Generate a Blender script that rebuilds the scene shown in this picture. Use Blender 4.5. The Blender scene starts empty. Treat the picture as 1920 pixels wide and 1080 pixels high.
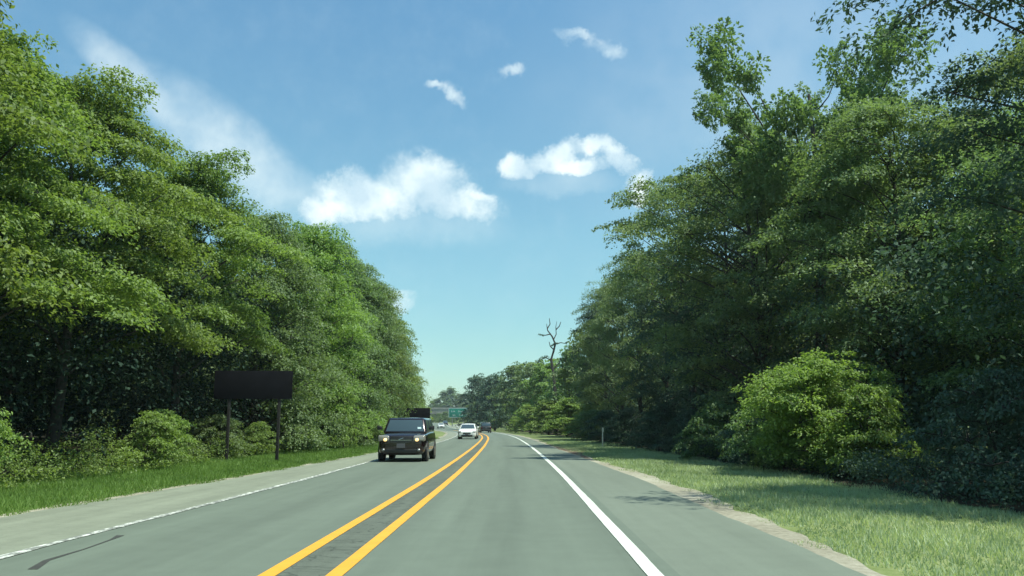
import bpy, bmesh, math, random
import numpy as np
from mathutils import Vector, Matrix
R = math.radians
scene = bpy.context.scene
col = scene.collection
rnd = random.Random(7)

# ------------------------------------------------------------------ camera
CAM_H = 1.38
FOC = 1600.0                      # pixels at 1920 wide
PITCH = math.atan(256.0 / FOC)
cam_d = bpy.data.cameras.new('camera'); cam = bpy.data.objects.new('camera', cam_d)
col.objects.link(cam); scene.camera = cam
cam.location = (0, 0, CAM_H); cam.rotation_euler = (R(90) + PITCH, 0, 0)
cam_d.sensor_width = 36.0; cam_d.lens = 36.0 * FOC / 1920.0
cam_d.clip_start = 0.1; cam_d.clip_end = 6000

def ray(px, py):
    u = (px - 960) / FOC; v = (540 - py) / FOC
    return Vector((u, math.cos(PITCH) - v * math.sin(PITCH), math.sin(PITCH) + v * math.cos(PITCH)))
def at(px, py, Y):
    d = ray(px, py); k = Y / d.y
    return Vector((d.x * k, Y, CAM_H + d.z * k))

# ------------------------------------------------------------------ light
SUN_EL, SUN_AZ = 65.0, 114.0       # azimuth clockwise from +Y (the road ahead)
sv = Vector((math.sin(R(SUN_AZ)) * math.cos(R(SUN_EL)), math.cos(R(SUN_AZ)) * math.cos(R(SUN_EL)), math.sin(R(SUN_EL))))
sd = bpy.data.lights.new('sun', 'SUN'); sd.energy = 5.0; sd.angle = R(0.55); sd.color = (.97, 1.0, .84)
so = bpy.data.objects.new('sun', sd); col.objects.link(so)
so.rotation_euler = sv.to_track_quat('Z', 'Y').to_euler(); so.location = (40, -20, 60)
scene.view_settings.view_transform = 'Standard'; scene.view_settings.look = 'None'
scene.view_settings.exposure = 0.30; scene.view_settings.gamma = 1.0
scene.view_settings.use_curve_mapping = False
scene.render.resolution_x = 1024; scene.render.resolution_y = 576
scene.cycles.max_bounces = 8; scene.cycles.diffuse_bounces = 4; scene.cycles.transmission_bounces = 4

world = bpy.data.worlds.new('World'); scene.world = world; world.use_nodes = True
wn, wl = world.node_tree.nodes, world.node_tree.links
wn.clear()
def W(t, **k):
    n = wn.new(t)
    for a, b in k.items(): setattr(n, a, b)
    return n
wout = W('ShaderNodeOutputWorld'); bg = W('ShaderNodeBackground'); wl.new(bg.outputs[0], wout.inputs[0])
bg.inputs[1].default_value = 0.15
sky = W('ShaderNodeTexSky', sky_type='NISHITA', sun_disc=False)
sky.sun_elevation = R(SUN_EL); sky.sun_rotation = R(SUN_AZ); sky.air_density = 1.0; sky.dust_density = 0.15; sky.ozone_density = 3.0
tc = W('ShaderNodeTexCoord')
nrm = W('ShaderNodeVectorMath', operation='NORMALIZE'); wl.new(tc.outputs['Generated'], nrm.inputs[0])
def noise(scale, detail, rough, vec):
    n = W('ShaderNodeTexNoise'); n.inputs['Scale'].default_value = scale
    n.inputs['Detail'].default_value = detail; n.inputs['Roughness'].default_value = rough
    wl.new(vec, n.inputs['Vector']); return n
def math_n(op, a, b=None, c=None, clamp=False):
    n = W('ShaderNodeMath', operation=op); n.use_clamp = clamp
    for i, x in enumerate((a, b, c)):
        if x is None: continue
        if isinstance(x, (int, float)): n.inputs[i].default_value = x
        else: wl.new(x, n.inputs[i])
    return n.outputs[0]
n_w = noise(15, 9, 0.68, nrm.outputs[0])
wsub = W('ShaderNodeVectorMath', operation='SUBTRACT'); wl.new(n_w.outputs['Color'], wsub.inputs[0]); wsub.inputs[1].default_value = (.5, .5, .5)
wsc = W('ShaderNodeVectorMath', operation='SCALE'); wl.new(wsub.outputs[0], wsc.inputs[0]); wsc.inputs['Scale'].default_value = 0.05
wad = W('ShaderNodeVectorMath', operation='ADD'); wl.new(nrm.outputs[0], wad.inputs[0]); wl.new(wsc.outputs[0], wad.inputs[1])
wdir = wad.outputs[0]
def lobe(px, py, rx, ry, ang=0.0, vec=None, power=1.0):
    """soft elliptical patch of cloud in a direction of the sky; 1 in its centre, 0 at its rim"""
    c = ray(px, py).normalized()
    e1 = Vector((0, 0, 1)).cross(c).normalized() * -1; e2 = e1.cross(c).normalized()
    if e2.z < 0: e2.negate()
    a = R(ang)
    f1 = (e1 * math.cos(a) + e2 * math.sin(a)) * (FOC / rx); f2 = (-e1 * math.sin(a) + e2 * math.cos(a)) * (FOC / ry)
    s = W('ShaderNodeVectorMath', operation='SUBTRACT'); wl.new(vec or wdir, s.inputs[0]); s.inputs[1].default_value = c
    d1 = W('ShaderNodeVectorMath', operation='DOT_PRODUCT'); wl.new(s.outputs[0], d1.inputs[0]); d1.inputs[1].default_value = f1
    d2 = W('ShaderNodeVectorMath', operation='DOT_PRODUCT'); wl.new(s.outputs[0], d2.inputs[0]); d2.inputs[1].default_value = f2
    q = math_n('MULTIPLY_ADD', d2.outputs['Value'], d2.outputs['Value'], math_n('MULTIPLY', d1.outputs['Value'], d1.outputs['Value']))
    return math_n('SUBTRACT', 1.0, q, clamp=True)
def union(ls):
    o = ls[0]
    for l in ls[1:]: o = math_n('SMOOTH_MAX', o, l, 0.25)
    return o
nfine = noise(26, 9, 0.66, nrm.outputs[0])
def cloud(ls, lo, hi, amp):
    m = union(ls)
    gate = math_n('MULTIPLY', math_n('SUBTRACT', m, 0.07, clamp=True), 3.0, clamp=True)
    m = math_n('MULTIPLY_ADD', math_n('MULTIPLY', math_n('SUBTRACT', nfine.outputs['Fac'], 0.5), gate), amp, math_n('SUBTRACT', m, 0.07, clamp=True))
    mr = W('ShaderNodeMapRange', interpolation_type='SMOOTHSTEP'); wl.new(m, mr.inputs[0])
    mr.inputs[1].default_value = lo; mr.inputs[2].default_value = hi
    return mr.outputs[0]
cum = cloud([lobe(795, 345, 105, 70), lobe(720, 372, 150, 58), lobe(615, 388, 90, 44), lobe(850, 380, 125, 52, -10), lobe(655, 350, 85, 46),
             lobe(905, 372, 34, 18),
             lobe(972, 312, 44, 30), lobe(1015, 300, 46, 26), lobe(1070, 306, 90, 22), lobe(1050, 284, 66, 24, 22), lobe(1110, 272, 60, 22), lobe(1165, 296, 62, 26, -32), lobe(1195, 345, 36, 44)], 0.0, 1.05, 1.7)
small = cloud([lobe(1138, 86, 54, 29, -24), lobe(1085, 68, 56, 15, -10), lobe(856, 172, 30, 20, -40), lobe(826, 160, 30, 12), lobe(960, 132, 34, 18, 12),
               lobe(742, 566, 48, 28)], 0.05, 1.45, 1.9)
base = math_n('MULTIPLY', cloud([lobe(780, 420, 230, 60), lobe(1060, 335, 150, 40)], 0.0, 1.2, 0.5), 0.30)
cir = math_n('MULTIPLY', cloud([lobe(430, 280, 250, 84, -36, nrm.outputs[0]), lobe(270, 170, 190, 46, -38, nrm.outputs[0]), lobe(520, 340, 130, 60, -25, nrm.outputs[0])], 0.0, 1.3, 0.9), 0.62)
hz = math_n('MULTIPLY', cloud([lobe(1500, 160, 620, 380, 0, nrm.outputs[0])], 0.0, 1.6, 0.1), 0.30)
cmask = math_n('MAXIMUM', math_n('MAXIMUM', cum, math_n('MULTIPLY', small, 0.85)), math_n('MAXIMUM', math_n('MAXIMUM', base, cir), hz))
# greyer undersides from a slow noise
shade = noise(16, 4, 0.5, nrm.outputs[0])
ccol = W('ShaderNodeMix', data_type='RGBA'); shm = W('ShaderNodeMapRange'); wl.new(shade.outputs['Fac'], shm.inputs[0]); shm.inputs[1].default_value = .36; shm.inputs[2].default_value = .6; wl.new(shm.outputs[0], ccol.inputs[0])
ccol.inputs[6].default_value = (3.6, 4.7, 5.3, 1); ccol.inputs[7].default_value = (5.8, 6.5, 6.4, 1)
skc = W('ShaderNodeMix', data_type='RGBA', blend_type='MULTIPLY'); skc.inputs[0].default_value = 1.0
wl.new(sky.outputs[0], skc.inputs[6]); szz = W('ShaderNodeSeparateXYZ'); wl.new(nrm.outputs[0], szz.inputs[0])
smr = W('ShaderNodeMapRange'); wl.new(szz.outputs[2], smr.inputs[0]); smr.inputs[1].default_value = 0.0; smr.inputs[2].default_value = 0.48
srm = W('ShaderNodeValToRGB'); wl.new(smr.outputs[0], srm.inputs[0])
se = srm.color_ramp.elements; se[0].position = 0.0; se[0].color = (.50, .67, .64, 1); se[1].position = 1.0; se[1].color = (.77, 1.06, .97, 1)
sx_ = se.new(.2); sx_.color = (.62, .80, .68, 1); sx_ = se.new(.45); sx_.color = (.76, .97, .80, 1)
wl.new(srm.outputs[0], skc.inputs[7])
mx = W('ShaderNodeMix', data_type='RGBA'); wl.new(cmask, mx.inputs[0]); wl.new(skc.outputs[2], mx.inputs[6]); wl.new(ccol.outputs[2], mx.inputs[7])
wl.new(mx.outputs[2], bg.inputs[0])

# ------------------------------------------------------------------ helpers
def tag(o, label=None, cat=None, group=None, kind=None):
    if label: o['label'] = label
    if cat: o['category'] = cat
    if group: o['group'] = group
    if kind: o['kind'] = kind
    return o
def empty(name, loc, rz=0.0, label=None, cat=None, group=None):
    o = bpy.data.objects.new(name, None); col.objects.link(o)
    o.location = loc; o.rotation_euler = (0, 0, rz); o.empty_display_size = 0.3
    return tag(o, label, cat, group)
def link(name, me, parent=None, mat=None):
    o = bpy.data.objects.new(name, me); col.objects.link(o)
    if parent: o.parent = parent
    if mat:
        me.materials.clear(); me.materials.append(mat)
    return o
def np_mesh(name, verts, faces, k, tint=None, smooth=False):
    me = bpy.data.meshes.new(name)
    verts = np.asarray(verts, dtype=np.float32); faces = np.asarray(faces, dtype=np.int32)
    me.vertices.add(len(verts)); me.vertices.foreach_set('co', verts.ravel())
    me.loops.add(faces.size); me.loops.foreach_set('vertex_index', faces.ravel())
    me.polygons.add(len(faces))
    me.polygons.foreach_set('loop_start', np.arange(0, faces.size, k, dtype=np.int32))
    me.polygons.foreach_set('loop_total', np.full(len(faces), k, dtype=np.int32))
    me.update(calc_edges=True)
    if tint is not None:
        a = me.attributes.new('tint', 'FLOAT', 'FACE'); a.data.foreach_set('value', np.asarray(tint, dtype=np.float32))
    if smooth: me.polygons.foreach_set('use_smooth', np.ones(len(faces), dtype=bool))
    return me
class MB:
    """gathers shapes into one mesh"""
    def __init__(s): s.v = []; s.f = []
    def add(s, vs, fs):
        n = len(s.v); s.v += [tuple(v) for v in vs]; s.f += [tuple(i + n for i in f) for f in fs]; return s
    def box(s, x0, x1, y0, y1, z0, z1):
        return s.add([(x0,y0,z0),(x1,y0,z0),(x1,y1,z0),(x0,y1,z0),(x0,y0,z1),(x1,y0,z1),(x1,y1,z1),(x0,y1,z1)],
                     [(0,3,2,1),(4,5,6,7),(0,1,5,4),(1,2,6,5),(2,3,7,6),(3,0,4,7)])
    def hexa(s, p):
        return s.add(p, [(0,3,2,1),(4,5,6,7),(0,1,5,4),(1,2,6,5),(2,3,7,6),(3,0,4,7)])
    def tube(s, pts, rad, n=6, cap=True):
        pts = [Vector(p) for p in pts]; rings = []
        for i, p in enumerate(pts):
            t = (pts[min(i+1, len(pts)-1)] - pts[max(i-1, 0)]).normalized()
            a = t.cross(Vector((0.13, 0.21, 0.97)))
            if a.length < 1e-3: a = t.cross(Vector((1, 0, 0)))
            a.normalize(); b = t.cross(a)
            rings.append([p + (a * math.cos(2*math.pi*k/n) + b * math.sin(2*math.pi*k/n)) * rad[i] for k in range(n)])
        vs = [v for r in rings for v in r]; fs = []
        for i in range(len(rings)-1):
            for k in range(n):
                fs.append((i*n+k, i*n+(k+1)%n, (i+1)*n+(k+1)%n, (i+1)*n+k))
        if cap: fs.append(tuple(range(n))[::-1]); fs.append(tuple((len(rings)-1)*n+k for k in range(n)))
        return s.add(vs, fs)
    def lathe_x(s, prof, n=20, c=(0,0,0)):
        """profile of (x, r) turned round the x axis"""
        vs = []; fs = []
        for (x, r) in prof:
            for k in range(n):
                a = 2*math.pi*k/n; vs.append((c[0]+x, c[1]+r*math.cos(a), c[2]+r*math.sin(a)))
        for i in range(len(prof)-1):
            for k in range(n): fs.append((i*n+k, i*n+(k+1)%n, (i+1)*n+(k+1)%n, (i+1)*n+k))
        fs.append(tuple(range(n))[::-1]); fs.append(tuple((len(prof)-1)*n+k for k in range(n)))
        return s.add(vs, fs)
    def mesh(s, name):
        me = bpy.data.meshes.new(name); me.from_pydata(s.v, [], s.f); me.update()
        bm = bmesh.new(); bm.from_mesh(me); bmesh.ops.recalc_face_normals(bm, faces=bm.faces); bm.to_mesh(me); bm.free()
        return me
    def build(s, name, mat, parent=None, bevel=0, smooth=False, sub=0):
        me = s.mesh(name); o = link(name, me, parent, mat)
        if bevel:
            m = o.modifiers.new('bevel', 'BEVEL'); m.width = bevel; m.segments = 3; m.limit_method = 'ANGLE'; m.angle_limit = R(35)
        if sub:
            m = o.modifiers.new('sub', 'SUBSURF'); m.levels = sub; m.render_levels = sub
        if smooth or sub or bevel:
            for p in me.polygons: p.use_smooth = True
        return o

# ------------------------------------------------------------------ materials
def mat(name):
    m = bpy.data.materials.new(name); m.use_nodes = True
    m.node_tree.nodes.clear(); return m, m.node_tree.nodes, m.node_tree.links
def simple(name, c, rough=0.6, metal=0.0, spec=0.5, nscale=None, namp=0.2, coat=0.0, emit=None, es=0, bump=0.0):
    m, n, l = mat(name)
    o = n.new('ShaderNodeOutputMaterial'); p = n.new('ShaderNodeBsdfPrincipled'); l.new(p.outputs[0], o.inputs[0])
    p.inputs['Base Color'].default_value = (*c, 1); p.inputs['Roughness'].default_value = rough
    p.inputs['Metallic'].default_value = metal; p.inputs['Specular IOR Level'].default_value = spec
    p.inputs['Coat Weight'].default_value = coat; p.inputs['Coat Roughness'].default_value = 0.05
    if emit: p.inputs['Emission Color'].default_value = (*emit, 1); p.inputs['Emission Strength'].default_value = es
    if nscale:
        t = n.new('ShaderNodeTexCoord'); z = n.new('ShaderNodeTexNoise'); z.inputs['Scale'].default_value = nscale; z.inputs['Detail'].default_value = 6
        l.new(t.outputs['Object'], z.inputs['Vector'])
        mr = n.new('ShaderNodeMapRange'); mr.inputs[3].default_value = 1 - namp; mr.inputs[4].default_value = 1 + namp; mr.inputs[1].default_value = .3; mr.inputs[2].default_value = .7
        l.new(z.outputs['Fac'], mr.inputs[0])
        mm = n.new('ShaderNodeVectorMath'); mm.operation = 'SCALE'; mm.inputs[0].default_value = c; l.new(mr.outputs[0], mm.inputs['Scale'])
        l.new(mm.outputs[0], p.inputs['Base Color'])
        if bump:
            b = n.new('ShaderNodeBump'); b.inputs['Strength'].default_value = bump; l.new(z.outputs['Fac'], b.inputs['Height']); l.new(b.outputs[0], p.inputs['Normal'])
    return m
def leaf_mat(name, c_lo, c_hi, trans, tw=0.42, gloss=0.10):
    m, n, l = mat(name)
    o = n.new('ShaderNodeOutputMaterial')
    at_ = n.new('ShaderNodeAttribute'); at_.attribute_name = 'tint'
    oi = n.new('ShaderNodeObjectInfo')
    mix = n.new('ShaderNodeMix'); mix.data_type = 'RGBA'; l.new(at_.outputs['Fac'], mix.inputs[0])
    mix.inputs[6].default_value = (*c_lo, 1); mix.inputs[7].default_value = (*c_hi, 1)
    hsv = n.new('ShaderNodeHueSaturation'); hsv.inputs['Saturation'].default_value = .9; l.new(mix.outputs[2], hsv.inputs['Color'])
    mr = n.new('ShaderNodeMapRange'); l.new(oi.outputs['Random'], mr.inputs[0]); mr.inputs[3].default_value = .485; mr.inputs[4].default_value = .515
    l.new(mr.outputs[0], hsv.inputs['Hue'])
    mr2 = n.new('ShaderNodeMapRange'); l.new(oi.outputs['Random'], mr2.inputs[0]); mr2.inputs[3].default_value = .85; mr2.inputs[4].default_value = 1.15
    l.new(mr2.outputs[0], hsv.inputs['Value'])
    d = n.new('ShaderNodeBsdfDiffuse'); l.new(hsv.outputs[0], d.inputs[0])
    t = n.new('ShaderNodeBsdfTranslucent')
    tm = n.new('ShaderNodeMix'); tm.data_type = 'RGBA'; tm.blend_type = 'MULTIPLY'; tm.inputs[0].default_value = 1
    l.new(hsv.outputs[0], tm.inputs[6]); tm.inputs[7].default_value = (*trans, 1); l.new(tm.outputs[2], t.inputs[0])
    a = n.new('ShaderNodeMixShader'); a.inputs[0].default_value = tw; l.new(d.outputs[0], a.inputs[1]); l.new(t.outputs[0], a.inputs[2])
    g = n.new('ShaderNodeBsdfGlossy'); g.inputs['Roughness'].default_value = 0.6; g.inputs[0].default_value = (.9, 1, .9, 1)
    b = n.new('ShaderNodeMixShader'); b.inputs[0].default_value = gloss * .3; l.new(a.outputs[0], b.inputs[1]); l.new(g.outputs[0], b.inputs[2])
    l.new(b.outputs[0], o.inputs[0]); return m
T = (1.6, 1.7, .8)
L_BRIGHT = leaf_mat('leaf_fresh', (.060, .115, .028), (.235, .335, .062), T)
L_MID = leaf_mat('leaf_mid', (.07, .125, .05), (.18, .27, .10), T)
L_OLIVE = leaf_mat('leaf_olive', (.085, .14, .06), (.22, .30, .12), T)
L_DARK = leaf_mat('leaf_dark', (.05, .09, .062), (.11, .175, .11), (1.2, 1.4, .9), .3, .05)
L_LIME = leaf_mat('leaf_lime', (.11, .18, .04), (.25, .36, .07), T)
L_SHADED = leaf_mat('leaf_shaded', (.018, .040, .028), (.035, .065, .042), (1, 1.2, .9), .15, .02)  # undergrowth leaves darkened, the wood's deep shade put into their colour
BARK = simple('bark', (.05, .043, .036), .9, nscale=7, namp=.45, bump=.6)
BARK_PALE = simple('bark_pale', (.20, .18, .155), .9, nscale=7, namp=.35, bump=.5)

# ------------------------------------------------------------------ the road's plan
_cy = [-30, 0, 8, 15, 21, 33, 48, 60, 75, 85, 97, 110, 128, 147, 170, 200, 220, 240, 262, 285, 320, 360, 420, 520]
_cx = [-2.02, -1.98, -1.96, -1.9, -1.85, -1.88, -2.0, -2.15, -2.42, -2.62, -3.0, -3.55, -4.6, -6.0, -8.4, -12.8, -16.2, -19.6, -22.6, -25.0, -28.0, -32.5, -42.5, -64]
_fy = np.linspace(-30, 520, 1101); _fx = np.interp(_fy, _cy, _cx)
_k = np.exp(-0.5 * (np.arange(-24, 25) / 9.0) ** 2); _k /= _k.sum()
_fx = np.convolve(np.pad(_fx, 24, mode='edge'), _k, mode='valid')
def CX(y): return np.interp(y, _fy, _fx)
def ZY(y):
    t = np.clip((np.asarray(y, float) - 195) / 160, 0, 1); return 2.05 * t * t * (3 - 2 * t)
ys_road = np.concatenate([np.arange(-12, 130, 1.0), np.arange(130, 425, 2.5)])
def strip(name, a, b, zoff, mt, y0=-12, y1=424, na=1, wob=(0, 0), step=None, seed=0, kind='structure', parent=None):
    """a ribbon of ground cover running along the road between two offsets from its centre line"""
    ys = ys_road[(ys_road >= y0) & (ys_road <= y1)]
    if step: ys = np.arange(y0, y1 + 1e-6, step)
    g = np.random.default_rng(seed)
    def wobble(amp):
        w = np.zeros(len(ys))
        if amp:
            for f, q in ((.35, .5), (.9, .35), (2.3, .25), (5.1, .18)):
                ph = g.uniform(0, 6.28, 2); w += q * np.sin(ys * f + ph[0] + 1.3 * np.sin(ys * f * .37 + ph[1]))
        return w * amp
    fa = a(ys) if callable(a) else np.full(len(ys), a); fb = b(ys) if callable(b) else np.full(len(ys), b)
    fa = fa + wobble(wob[0]); fb = fb + wobble(wob[1])
    dy = 0.5; tx = CX(ys + dy) - CX(ys - dy); ty = np.full(len(ys), 2 * dy); ln = np.hypot(tx, ty); nx, ny = ty / ln, -tx / ln
    n1 = na + 1; V = np.zeros((len(ys), n1, 3)); U = np.zeros((len(ys), n1, 2))
    for k in range(n1):
        o = fa + (fb - fa) * k / na
        V[:, k, 0] = CX(ys) + nx * o; V[:, k, 1] = ys + ny * o; V[:, k, 2] = ZY(ys) + zoff; U[:, k, 0] = o; U[:, k, 1] = ys
    idx = np.arange(len(ys) * n1).reshape(len(ys), n1)
    F = np.stack([idx[:-1, :-1], idx[:-1, 1:], idx[1:, 1:], idx[1:, :-1]], -1).reshape(-1, 4)
    me = np_mesh(name, V.reshape(-1, 3), F, 4, smooth=True)
    uv = me.uv_layers.new(name='along'); uv.data.foreach_set('uv', U.reshape(-1, 2)[F.ravel()].astype(np.float32).ravel())
    o = link(name, me, parent, mt)
    if kind: o['kind'] = kind
    return o
def asphalt(name, base, tracks=True, amp=.22, cracks=0.0):
    m, n, l = mat(name)
    o = n.new('ShaderNodeOutputMaterial'); p = n.new('ShaderNodeBsdfPrincipled'); l.new(p.outputs[0], o.inputs[0])
    p.inputs['Roughness'].default_value = .8; p.inputs['Specular IOR Level'].default_value = .35
    uv = n.new('ShaderNodeUVMap'); uv.uv_map = 'along'
    geo = n.new('ShaderNodeNewGeometry')
    def M(op, a, b=None, c=None):
        q = n.new('ShaderNodeMath'); q.operation = op
        for i, x in enumerate((a, b, c)):
            if x is None: continue
            if isinstance(x, (int, float)): q.inputs[i].default_value = x
            else: l.new(x, q.inputs[i])
        return q.outputs[0]
    def N(scale, det, vec, ro=.6):
        z = n.new('ShaderNodeTexNoise'); z.inputs['Scale'].default_value = scale; z.inputs['Detail'].default_value = det; z.inputs['Roughness'].default_value = ro
        l.new(vec, z.inputs['Vector']); return z.outputs['Fac']
    fine = N(70, 3, geo.outputs['Position'], .8); mid = N(2.2, 6, geo.outputs['Position'])
    mp = n.new('ShaderNodeMapping'); mp.inputs['Scale'].default_value = (1.6, .07, 1); l.new(uv.outputs[0], mp.inputs[0])
    streak = N(1.5, 5, mp.outputs[0])
    f = M('MULTIPLY_ADD', M('SUBTRACT', fine, .5), amp * 2.4, 1.0)
    f = M('ADD', f, M('MULTIPLY', M('SUBTRACT', mid, .5), amp * 1.2))
    f = M('ADD', f, M('MULTIPLY', M('SUBTRACT', streak, .5), amp * 2.2))
    if tracks:
        sx = n.new('ShaderNodeSeparateXYZ'); l.new(uv.outputs[0], sx.inputs[0])
        for c in (-2.75, -.95, .95, 2.65):
            g = M('POWER', 2.718, M('MULTIPLY', M('POWER', M('ABSOLUTE', M('SUBTRACT', sx.outputs[0], c)), 2), -9))
            f = M('ADD', f, M('MULTIPLY', g, .05))
        for c in (-1.85, 1.8):
            g = M('POWER', 2.718, M('MULTIPLY', M('POWER', M('ABSOLUTE', M('SUBTRACT', sx.outputs[0], c)), 2), -14))
            f = M('ADD', f, M('MULTIPLY', g, -.06))
    if cracks:
        mp2 = n.new('ShaderNodeMapping'); mp2.inputs['Scale'].default_value = (1.0, 2.6, 1); l.new(geo.outputs['Position'], mp2.inputs[0])
        wz = n.new('ShaderNodeTexNoise'); wz.inputs['Scale'].default_value = 3; l.new(geo.outputs['Position'], wz.inputs['Vector'])
        va = n.new('ShaderNodeVectorMath'); va.operation = 'MULTIPLY_ADD'; l.new(wz.outputs['Color'], va.inputs[0]); va.inputs[1].default_value = (.9, .9, 0); l.new(mp2.outputs[0], va.inputs[2])
        vo = n.new('ShaderNodeTexVoronoi'); vo.feature = 'DISTANCE_TO_EDGE'; vo.inputs['Scale'].default_value = 2.3; l.new(va.outputs[0], vo.inputs['Vector'])
        mr = n.new('ShaderNodeMapRange'); l.new(vo.outputs['Distance'], mr.inputs[0]); mr.inputs[1].default_value = 0.0; mr.inputs[2].default_value = .045; mr.inputs[3].default_value = 1 - cracks; mr.inputs[4].default_value = 1
        f = M('MULTIPLY', f, mr.outputs[0])
    s = n.new('ShaderNodeVectorMath'); s.operation = 'SCALE'; s.inputs[0].default_value = base; l.new(f, s.inputs['Scale']); l.new(s.outputs[0], p.inputs['Base Color'])
    b = n.new('ShaderNodeBump'); b.inputs['Strength'].default_value = .35; b.inputs['Distance'].default_value = .01; l.new(fine, b.inputs['Height']); l.new(b.outputs[0], p.inputs['Normal'])
    return m
def paint(name, c, under, wear, scale=22, stretch=1.0):
    m, n, l = mat(name)
    o = n.new('ShaderNodeOutputMaterial'); p = n.new('ShaderNodeBsdfPrincipled'); l.new(p.outputs[0], o.inputs[0]); p.inputs['Roughness'].default_value = .65
    geo = n.new('ShaderNodeNewGeometry')
    mp = n.new('ShaderNodeMapping'); mp.inputs['Scale'].default_value = (1, stretch, 1); l.new(geo.outputs['Position'], mp.inputs[0])
    z = n.new('ShaderNodeTexNoise'); z.inputs['Scale'].default_value = scale; z.inputs['Detail'].default_value = 8; z.inputs['Roughness'].default_value = .72; l.new(mp.outputs[0], z.inputs['Vector'])
    mr = n.new('ShaderNodeMapRange'); l.new(z.outputs['Fac'], mr.inputs[0]); mr.inputs[1].default_value = wear - .05; mr.inputs[2].default_value = wear + .05
    z2 = n.new('ShaderNodeTexNoise'); z2.inputs['Scale'].default_value = 4; z2.inputs['Detail'].default_value = 5; l.new(geo.outputs['Position'], z2.inputs['Vector'])
    mr2 = n.new('ShaderNodeMapRange'); l.new(z2.outputs['Fac'], mr2.inputs[0]); mr2.inputs[3].default_value = .82; mr2.inputs[4].default_value = 1.1
    s = n.new('ShaderNodeVectorMath'); s.operation = 'SCALE'; s.inputs[0].default_value = c; l.new(mr2.outputs[0], s.inputs['Scale'])
    mx_ = n.new('ShaderNodeMix'); mx_.data_type = 'RGBA'; l.new(mr.outputs[0], mx_.inputs[0]); mx_.inputs[6].default_value = (*under, 1); l.new(s.outputs[0], mx_.inputs[7])
    l.new(mx_.outputs[2], p.inputs['Base Color']); return m
def soil(name, cols, scale, bump=.4, big=.25):
    m, n, l = mat(name)
    o = n.new('ShaderNodeOutputMaterial'); p = n.new('ShaderNodeBsdfPrincipled'); l.new(p.outputs[0], o.inputs[0]); p.inputs['Roughness'].default_value = .95; p.inputs['Specular IOR Level'].default_value = .1
    geo = n.new('ShaderNodeNewGeometry')
    z = n.new('ShaderNodeTexNoise'); z.inputs['Scale'].default_value = scale; z.inputs['Detail'].default_value = 9; z.inputs['Roughness'].default_value = .75; l.new(geo.outputs['Position'], z.inputs['Vector'])
    y = n.new('ShaderNodeTexNoise'); y.inputs['Scale'].default_value = big; y.inputs['Detail'].default_value = 4; l.new(geo.outputs['Position'], y.inputs['Vector'])
    a = n.new('ShaderNodeMath'); a.operation = 'ADD'; l.new(z.outputs['Fac'], a.inputs[0]); l.new(y.outputs['Fac'], a.inputs[1])
    h = n.new('ShaderNodeMath'); h.operation = 'MULTIPLY'; l.new(a.outputs[0], h.inputs[0]); h.inputs[1].default_value = .5
    r = n.new('ShaderNodeValToRGB'); l.new(h.outputs[0], r.inputs[0])
    e = r.color_ramp.elements; e[0].position = .38; e[0].color = (*cols[0], 1); e[1].position = .62; e[1].color = (*cols[-1], 1)
    for i, c in enumerate(cols[1:-1]): q = e.new(.38 + .24 * (i + 1) / (len(cols) - 1)); q.color = (*c, 1)
    l.new(r.outputs[0], p.inputs['Base Color'])
    b = n.new('ShaderNodeBump'); b.inputs['Strength'].default_value = bump; b.inputs['Distance'].default_value = .05; l.new(z.outputs['Fac'], b.inputs['Height']); l.new(b.outputs[0], p.inputs['Normal'])
    return m

M_LANE = asphalt('asphalt_lane', (.132, .160, .128))
M_SHOULD = asphalt('asphalt_shoulder', (.158, .185, .148), tracks=False, amp=.2)
M_SHOULD_L = asphalt('asphalt_old_shoulder', (.215, .235, .18), tracks=False, amp=.3, cracks=.12)
M_MID = asphalt('asphalt_between_lines', (.112, .128, .103), tracks=False, amp=.45, cracks=.5)
M_DIRT = soil('dirt', [(.20, .185, .14), (.32, .30, .235), (.44, .42, .34)], 9)
M_MUD = soil('bare_earth', [(.10, .075, .055), (.17, .13, .095), (.22, .18, .13)], 6)
M_GROUND = soil('turf', [(.09, .12, .045), (.17, .215, .08), (.26, .29, .14)], 3.0)
M_YEL = paint('yellow_paint', (.80, .37, .03), (.30, .24, .14), .37)
M_WHT = paint('white_paint', (.70, .74, .66), (.25, .26, .24), .40)
M_WHT_L = paint('white_paint_worn', (.74, .76, .70), (.20, .21, .19), .525, 11, .35)
M_TAR = simple('tar', (.055, .055, .05), .6, nscale=20)

# ground, one sheet to the horizon
gx = np.concatenate([[-3000, -1200, -500, -220, -120], np.arange(-80, 81, 4.0), [120, 220, 500, 1200, 3000]])
gy = np.concatenate([[-400, -100, -30], np.arange(-12, 130, 4.0), np.arange(132, 560, 8.0), [620, 750, 1000, 1700, 3000, 5000]])
GX, GY = np.meshgrid(gx, gy)
def sm(t): t = np.clip(t, 0, 1); return t * t * (3 - 2 * t)
def ground_z(x, y):
    c = CX(y); d = x - c
    bank = np.clip((np.abs(d) - 9) / 14, 0, 1) ** 1.5 * .5
    emb = 3.3 * sm((y - 372) / 70) * sm((d - 9) / 10)
    return ZY(y) - .035 + bank + emb
GZ = ground_z(GX, GY)
idx = np.arange(GX.size).reshape(GX.shape)
F = np.stack([idx[:-1, :-1], idx[:-1, 1:], idx[1:, 1:], idx[1:, :-1]], -1).reshape(-1, 4)
g = link('ground', np_mesh('ground', np.stack([GX, GY, GZ], -1).reshape(-1, 3), F, 4, smooth=True), None, M_GROUND); g['kind'] = 'structure'

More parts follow.
